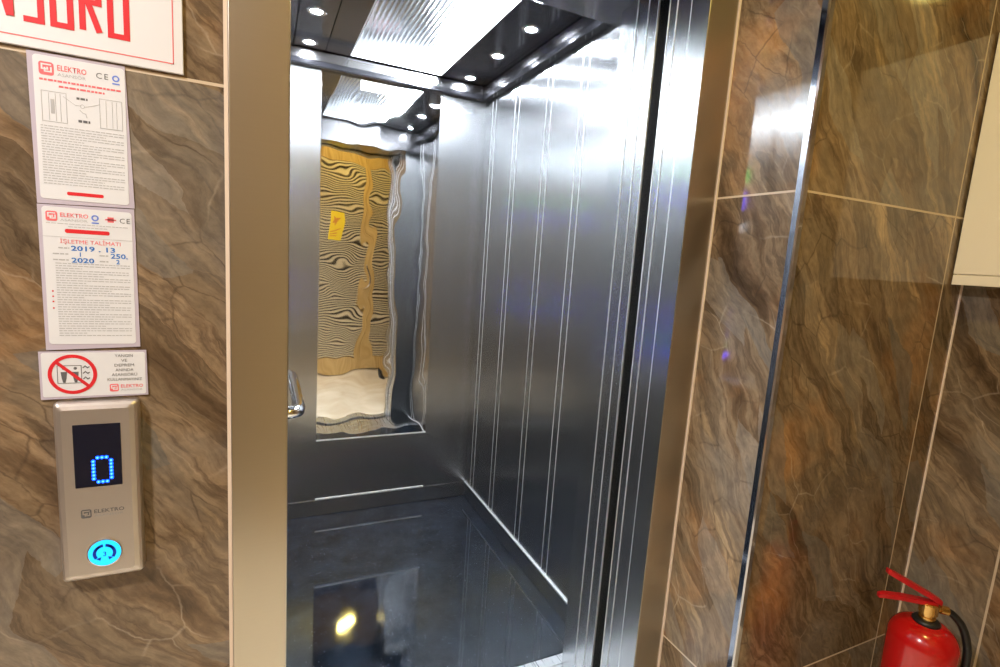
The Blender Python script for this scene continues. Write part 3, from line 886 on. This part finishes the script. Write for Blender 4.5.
# notice 3: no use in fire
n3 = empty('warning_sticker', (-0.243, YS, 1.118), 'wide white sticker with red prohibition circle just above the call panel', 'sticker')
obj('backing', plate_y(bm_new(), [(-0.3125, 1.1935), (-0.1745, 1.1945), (-0.1735, 1.1195), (-0.3125, 1.1175)], YS - 0.0015, 0.0012), M_lam, n3)
y = YS - 0.0028
obj('paper', plate_y(bm_new(), rrect(-0.3095, -0.1765, 1.1215, 1.1915, 0.003), y, 0.0004), M_paper, n3)
y -= 0.0005
cxs, czs = -0.2715, 1.1570
bm = bm_new()
for sx0 in (-0.011, 0.0035):
    disc_y(bm, cxs + sx0, y, czs + 0.0095, 0.0022, 0.0002, 14)
    plate_y(bm, [(cxs + sx0 - 0.004, czs + 0.004), (cxs + sx0 + 0.004, czs + 0.004), (cxs + sx0 + 0.003, czs - 0.006), (cxs + sx0 + 0.0015, czs - 0.013), (cxs + sx0 - 0.0015, czs - 0.013), (cxs + sx0 - 0.003, czs - 0.006)], y, 0.0002)
stroke_y(bm, [(cxs - 0.019, czs + 0.014), (cxs - 0.019, czs - 0.014), (cxs + 0.011, czs - 0.014), (cxs + 0.011, czs + 0.014), (cxs - 0.019, czs + 0.014)], 0.0008, y, 0.0002)
for dz in (0.010, 0.001, -0.008): stroke_y(bm, [(cxs + 0.013, czs + dz), (cxs + 0.016, czs + dz + 0.003), (cxs + 0.019, czs + dz), (cxs + 0.0215, czs + dz + 0.002)], 0.0016, y, 0.0002)
obj('passenger_pictogram', bm, M_ink, n3)
bm = bm_new(); ring_y(bm, cxs, y, czs, 0.0265, 0.0315, 0.0004, 64, sx=0.98)
stroke_y(bm, [(cxs - 0.020, czs + 0.020), (cxs + 0.020, czs - 0.020)], 0.0046, y - 0.0001, 0.0004)
obj('prohibition_ring', bm, M_red, n3)
bm = bm_new()
for i, (s, wd) in enumerate((('YANGIN', 0.024), ('VE', 0.008), ('DEPREM', 0.026), ('ANINDA', 0.024), ('ASANSÖRÜ', 0.034), ('KULLANMAYINIZ', 0.046))):
    text_into(bm, s, -0.2045, 1.1835 - i * 0.0078, 0.0046, y, align='CENTER', width=wd)
obj('warning_text', bm, M_ink, n3)
logo(n3, -0.225, 1.1270, 0.0125, y, M_pink, M_ink2, 0.030)

# call panel
cl = empty('call_panel', (-0.24, YS, 0.805), 'silver lift call panel with blue digit display and lit round button', 'call panel')
X0, X1, Z0, Z1 = -0.296, -0.1855, 0.8135, 1.1145
bm = bm_new()
secs = [(0.000, 0.0), (0.010, 0.0), (0.0165, 0.0015), (0.020, 0.005), (0.0225, 0.0115)]
lay = []
for dy, ins in secs:
    pts = rrect(X0 + ins, X1 - ins, Z0 + ins * 1.1, Z1 - ins * 0.9, max(0.006 - ins * 0.2, 0.003), 5)
    lay.append([bm.verts.new((p[0], YS - dy, p[1])) for p in pts])
n = len(lay[0])
for a_, c_ in zip(lay[:-1], lay[1:]):
    for k in range(n): bm.faces.new((a_[k], a_[(k + 1) % n], c_[(k + 1) % n], c_[k]))
bm.faces.new(lay[0][::-1]); bm.faces.new(lay[-1])
obj('housing', bm, M_silverplastic, cl)
yf = YS - 0.0226
dsp = obj('display', plate_y(bm_new(), rrect(-0.2705, -0.2090, 0.9760, 1.0800, 0.0008), yf, 0.0006), M_glassblack, cl)
bm = bm_new()
mat0 = ["01110", "10001", "10001", "10001", "10001", "10001", "10001", "01110"]
seg_ = 10
gx0, gz0, px_, pz_ = -0.2462, 1.0245, 0.0058, 0.0058
for r_i, row in enumerate(mat0):
    for c_i, v_ in enumerate(row):
        if v_ == '1':
            disc_y(bm, gx0 + c_i * px_, yf - 0.0007, gz0 - r_i * pz_, 0.00285, 0.0004, seg_)
obj('lit_digit', bm, M_led, dsp)
bm = bm_new()
for r_i, row in enumerate(mat0):
    for c_i, v_ in enumerate(row):
        if v_ == '1': disc_y(bm, gx0 + c_i * px_, yf - 0.0012, gz0 - r_i * pz_, 0.0013, 0.0003, seg_)
obj('digit_cores', bm, M_led_core, dsp)
logo(cl, -0.2655, 0.9240, 0.0145, yf, M_ink, M_ink2, 0.040, mark=M_ink)
bx, bz = -0.2365, 0.8610
bt = obj('button', disc_y(bm_new(), bx, yf, bz, 0.0220, 0.003, 48), M_cyan, cl)
bm = bm_new(); ring_y(bm, bx, yf, bz, 0.0222, 0.0238, 0.0022, 48); obj('button_rim', bm, M_chrome, bt)
bm = bm_new()
def arc(a0, a1, r0, r1, n=14):
    return [(bx + r1 * math.cos(math.radians(a0 + (a1 - a0) * k / n)), bz + r1 * math.sin(math.radians(a0 + (a1 - a0) * k / n))) for k in range(n + 1)] + \
           [(bx + r0 * math.cos(math.radians(a1 + (a0 - a1) * k / n)), bz + r0 * math.sin(math.radians(a1 + (a0 - a1) * k / n))) for k in range(n + 1)]
plate_y(bm, arc(97, 215, 0.0112, 0.0158)[::-1], yf - 0.0031, 0.0003); plate_y(bm, arc(-35, 83, 0.0112, 0.0158)[::-1], yf - 0.0031, 0.0003)
plate_y(bm, [(bx - 0.0135, bz + 0.004), (bx - 0.004, bz + 0.0125), (bx - 0.0090, bz + 0.0125)], yf - 0.0031, 0.0003)
plate_y(bm, [(bx + 0.0135, bz + 0.004), (bx + 0.0090, bz + 0.0125), (bx + 0.004, bz + 0.0125)], yf - 0.0031, 0.0003)
plate_y(bm, [(bx - 0.0118, bz - 0.0085), (bx - 0.0045, bz - 0.0065), (bx - 0.0060, bz - 0.0125)], yf - 0.0031, 0.0003)
plate_y(bm, [(bx + 0.0118, bz - 0.0085), (bx + 0.0060, bz - 0.0125), (bx + 0.0045, bz - 0.0065)], yf - 0.0031, 0.0003)
obj('arrow_print', bm, M_navy, bt)
bm = bm_new(); text_into(bm, '3', bx - 0.0024, bz - 0.005, 0.0075, yf - 0.0031, bold=0.01)
obj('button_figure', bm, M_navy, bt)

# ------------------------------------------------------------------ right side: cabinet and extinguisher
db = empty('wall_cabinet', (1.66, 0.6, 1.395), 'cream painted metal wall cabinet on the right wall beside the corner', 'cabinet')
obj('box', box(bm_new(), 1.668, XC - 0.0005, 0.440, 0.750, 1.395, 2.015, bev=0.003), M_cream, db)
dr = obj('door', box(bm_new(), 1.660, 1.667, 0.437, 0.7535, 1.420, 2.018, bev=0.002), M_cream, db)
obj('lower_rail', box(bm_new(), 1.6605, 1.667, 0.437, 0.7535, 1.392, 1.4185, bev=0.0015), M_cream, db)
bm = bm_new(); tube(bm, [(1.660, 0.46, 1.72), (1.656, 0.46, 1.72), (1.654, 0.46, 1.72)], 0.011, 20); obj('lock', bm, M_chrome, dr)

EX, EY, ER = 1.452, 0.580, 0.070
ex = empty('fire_extinguisher', (EX, EY, 0), 'red fire extinguisher with black hose standing in the right corner', 'fire extinguisher')
bm = bm_new()
prof = [(0.056, 0.0), (0.065, 0.002), (0.065, 0.022), (ER, 0.030), (ER, 0.538)]
for k in range(1, 11):
    a_ = k / 10 * math.pi / 2
    prof.append((0.026 + (ER - 0.026) * math.cos(a_), 0.538 + 0.046 * math.sin(a_) ** 1.15))
prof += [(0.026, 0.586), (0.026, 0.590)]
lathe(bm, prof, EX, EY, 0, 56)
obj('cylinder', bm, M_ext_red, ex, smooth=True)
bm = bm_new(); lathe(bm, [(0.026, 0.582), (0.028, 0.584), (0.028, 0.589), (0.024, 0.593), (0.018, 0.594)], EX, EY, 0, 32)
obj('collar_ring', bm, M_rubber, ex, smooth=True)
bm = bm_new(); lathe(bm, [(0.017, 0.592), (0.017, 0.600), (0.014, 0.602), (0.014, 0.607), (0.019, 0.609), (0.019, 0.632), (0.014, 0.635)], EX, EY, 0, 24)
obj('valve', bm, M_brass, ex)
# the levers point to the left of the picture; the hose leaves to the right
ld_ = Vector((-0.82, 0.57, 0)).normalized()
def P3(a_, z, s=0.0):
    sd = Vector((-ld_.y, ld_.x, 0))
    v_ = Vector((EX, EY, 0)) + ld_ * a_ + sd * s; return (v_.x, v_.y, z)
def lever(bm, pts, wd, th):
    """folded sheet lever: a channel following the points (along, z)"""
    rings = []
    for i, (a_, z) in enumerate(pts):
        w_ = wd[i]
        rings.append([bm.verts.new(P3(a_, z + th, -w_)), bm.verts.new(P3(a_, z + th, w_)), bm.verts.new(P3(a_, z - th, w_)), bm.verts.new(P3(a_, z - th, -w_))])
    for a_, c_ in zip(rings[:-1], rings[1:]):
        for k in range(4): bm.faces.new((a_[k], a_[(k + 1) % 4], c_[(k + 1) % 4], c_[k]))
    bm.faces.new(rings[0][::-1]); bm.faces.new(rings[-1])
    bmesh.ops.bevel(bm, geom=bm.edges[:], offset=0.0015, segments=2, affect='EDGES')
bm = bm_new(); lever(bm, [(-0.022, 0.640), (0.0, 0.652), (0.055, 0.678), (0.085, 0.692), (0.103, 0.700)], [0.009, 0.011, 0.011, 0.009, 0.006], 0.0065)
obj('upper_lever', bm, M_handle_red, ex)
bm = bm_new(); lever(bm, [(-0.015, 0.634), (0.02, 0.636), (0.063, 0.638), (0.10, 0.637), (0.113, 0.634)], [0.008, 0.010, 0.010, 0.009, 0.006], 0.0055)
obj('carry_handle', bm, M_handle_red, ex)
bm = bm_new(); tube(bm, [P3(-0.014, 0.621), P3(-0.022, 0.622), P3(-0.023, 0.622), P3(-0.040, 0.620)], 0.0125, 18, rs=[0.007, 0.007, 0.010, 0.010])
obj('hose_nut', bm, M_brass, ex)
bm = bm_new()
hp = spline([P3(-0.038, 0.620), P3(-0.052, 0.613), P3(-0.074, 0.590), P3(-0.092, 0.550), P3(-0.100, 0.50), P3(-0.098, 0.40), P3(-0.092, 0.28), P3(-0.090, 0.19)], 8)
tube(bm, hp, 0.0085, 16)
obj('hose', bm, M_rubber, ex, smooth=True)
bm = bm_new(); tube(bm, [P3(-0.090, 0.192), P3(-0.090, 0.18), P3(-0.090, 0.09)], 0.015, 18, rs=[0.010, 0.012, 0.017]); obj('nozzle', bm, M_rubber, ex, smooth=True)
bm = bm_new(); tube(bm, [P3(0.0, 0.614, -0.015), P3(0.0, 0.614, -0.024), P3(0.0, 0.614, -0.026)], 0.010, 20); obj('gauge', bm, M_chrome, ex)

# ------------------------------------------------------------------ behind the camera, seen in the mirror: slatted wooden door
dd = empty('door_3', (0.7, LOBY, 0)); dd['kind'] = 'structure'
yb0, yb1 = LOBY - 0.028, LOBY + 0.012
DX0, DXM, DX1, DZ = 0.06, 1.04, 1.42, 2.42
bm = bm_new()
box(bm, DX0 - 0.09, DX0 - 0.003, LOBY - 0.028, LOBY + 0.02, 0, DZ + 0.09); box(bm, DX1 + 0.003, DX1 + 0.09, LOBY - 0.028, LOBY + 0.02, 0, DZ + 0.09)
box(bm, DX0 - 0.09, DX1 + 0.09, LOBY - 0.028, LOBY + 0.02, DZ + 0.003, DZ + 0.09)
obj('door_frame', bm, M_wood, dd)
def leaf(x0, x1, p0, p1):
    bm = bm_new()
    box(bm, x0, p0, yb0, yb1, 0.01, DZ); box(bm, p1, x1, yb0, yb1, 0.01, DZ)
    box(bm, p0, p1, yb0, yb1, 0.01, 0.17); box(bm, p0, p1, yb0, yb1, 2.25, DZ)
    box(bm, p0, p1, yb0, yb1, 1.10, 1.17) if False else None
    lf = obj('door_leaf', bm, M_wood, dd)
    obj('panel_backing', box(bm_new(), p0, p1, yb0, yb0 + 0.008, 0.17, 2.25), M_slatgap, lf)
    bm = bm_new(); z = 0.18
    while z < 2.24:
        box(bm, p0, p1, yb0 + 0.008, yb1 - 0.004, z, z + 0.014); z += 0.027
    obj('slats', bm, M_woodpale, lf)
    return lf
l1 = leaf(DX0, DXM - 0.0015, DX0 + 0.12, 0.975)
l2 = leaf(DXM + 0.0015, DX1, 1.105, 1.31)
bm = bm_new(); tube(bm, spline([(1.0, yb1, 0.96), (1.0, yb1 + 0.05, 0.98), (1.0, yb1 + 0.055, 1.1), (1.0, yb1 + 0.05, 1.22), (1.0, yb1, 1.24)], 6), 0.011, 14)
obj('pull_handle', bm, M_chrome, l1, smooth=True)
nt_ = empty('door_notice', (0.71, yb1, 1.47), 'yellow paper notice on the slatted wooden door, seen in the mirror', 'notice')
obj('sheet', box(bm_new(), 0.635, 0.785, yb1 - 0.004, yb1 - 0.002 + 0.001, 1.47, 1.79), M_notice, nt_)
bm = bm_new()
for z in (1.52, 1.545, 1.57): box(bm, 0.66, 0.76, yb1 - 0.001, yb1, z, z + 0.01)
a_ = [(0.71 + 0.045 * math.cos(t * 0.7) * (1 if t % 2 else 0.45), 1.68 + 0.06 * math.sin(t * 0.7) * (1 if t % 2 else 0.45)) for t in range(9)]
vv = [bm.verts.new((p[0], yb1, p[1])) for p in a_]; bm.faces.new(vv)
obj('print', bm, M_notice_ink, nt_)
ds = empty('door_stop', (1.18, -0.47, 0), 'small dark rubber stop on the lobby floor by the slatted door', 'door stop')
obj('stop_body', lathe(bm_new(), [(0.022, 0), (0.024, 0.004), (0.022, 0.022), (0.012, 0.028)], 1.18, -0.47, 0, 24), M_rubber, ds, smooth=True)

# ------------------------------------------------------------------ lobby ceiling lamp and added fill lamp
def lobby_lamp(x, y, r, mat, watt, colr, label):
    root = empty('ceiling_lamp', (x, y, LOBZ), label, 'lamp', 'lobby ceiling lamps')
    bm = bm_new(); lathe(bm, [(r * 0.9, -0.001), (r * 0.9, -0.02), (r * 0.75, -0.035), (r * 0.4, -0.045), (r * 0.05, -0.048)], x, y, LOBZ, 40)
    obj('glass', bm, mat, root, smooth=True)
    bm = bm_new(); lathe(bm, [(r * 0.92, 0), (r, 0), (r, -0.012), (r * 0.92, -0.012), (r * 0.92, -0.0005)], x, y, LOBZ, 40)
    obj('ring', bm, M_chrome, root)
    ld = bpy.data.lights.new('lamp_light', 'AREA'); ld.shape = 'DISK'; ld.size = r * 1.8; ld.energy = watt; ld.color = colr
    lo = bpy.data.objects.new('lamp_light', ld); col.objects.link(lo); lo.location = (x, y, LOBZ - 0.055)
lobby_lamp(0.81, 0.06, 0.09, M_lamp_warm, LOBBY_WARM_W, WARM, 'warm round ceiling lamp in front of the lift door')
lobby_lamp(-1.10, 0.02, 0.14, M_fill_glass, LOBBY_FILL_W, NEUTRAL, 'added whiter round fill lamp at the left end of the lobby')  # added lamp, a stand-in for the whiter light from the left
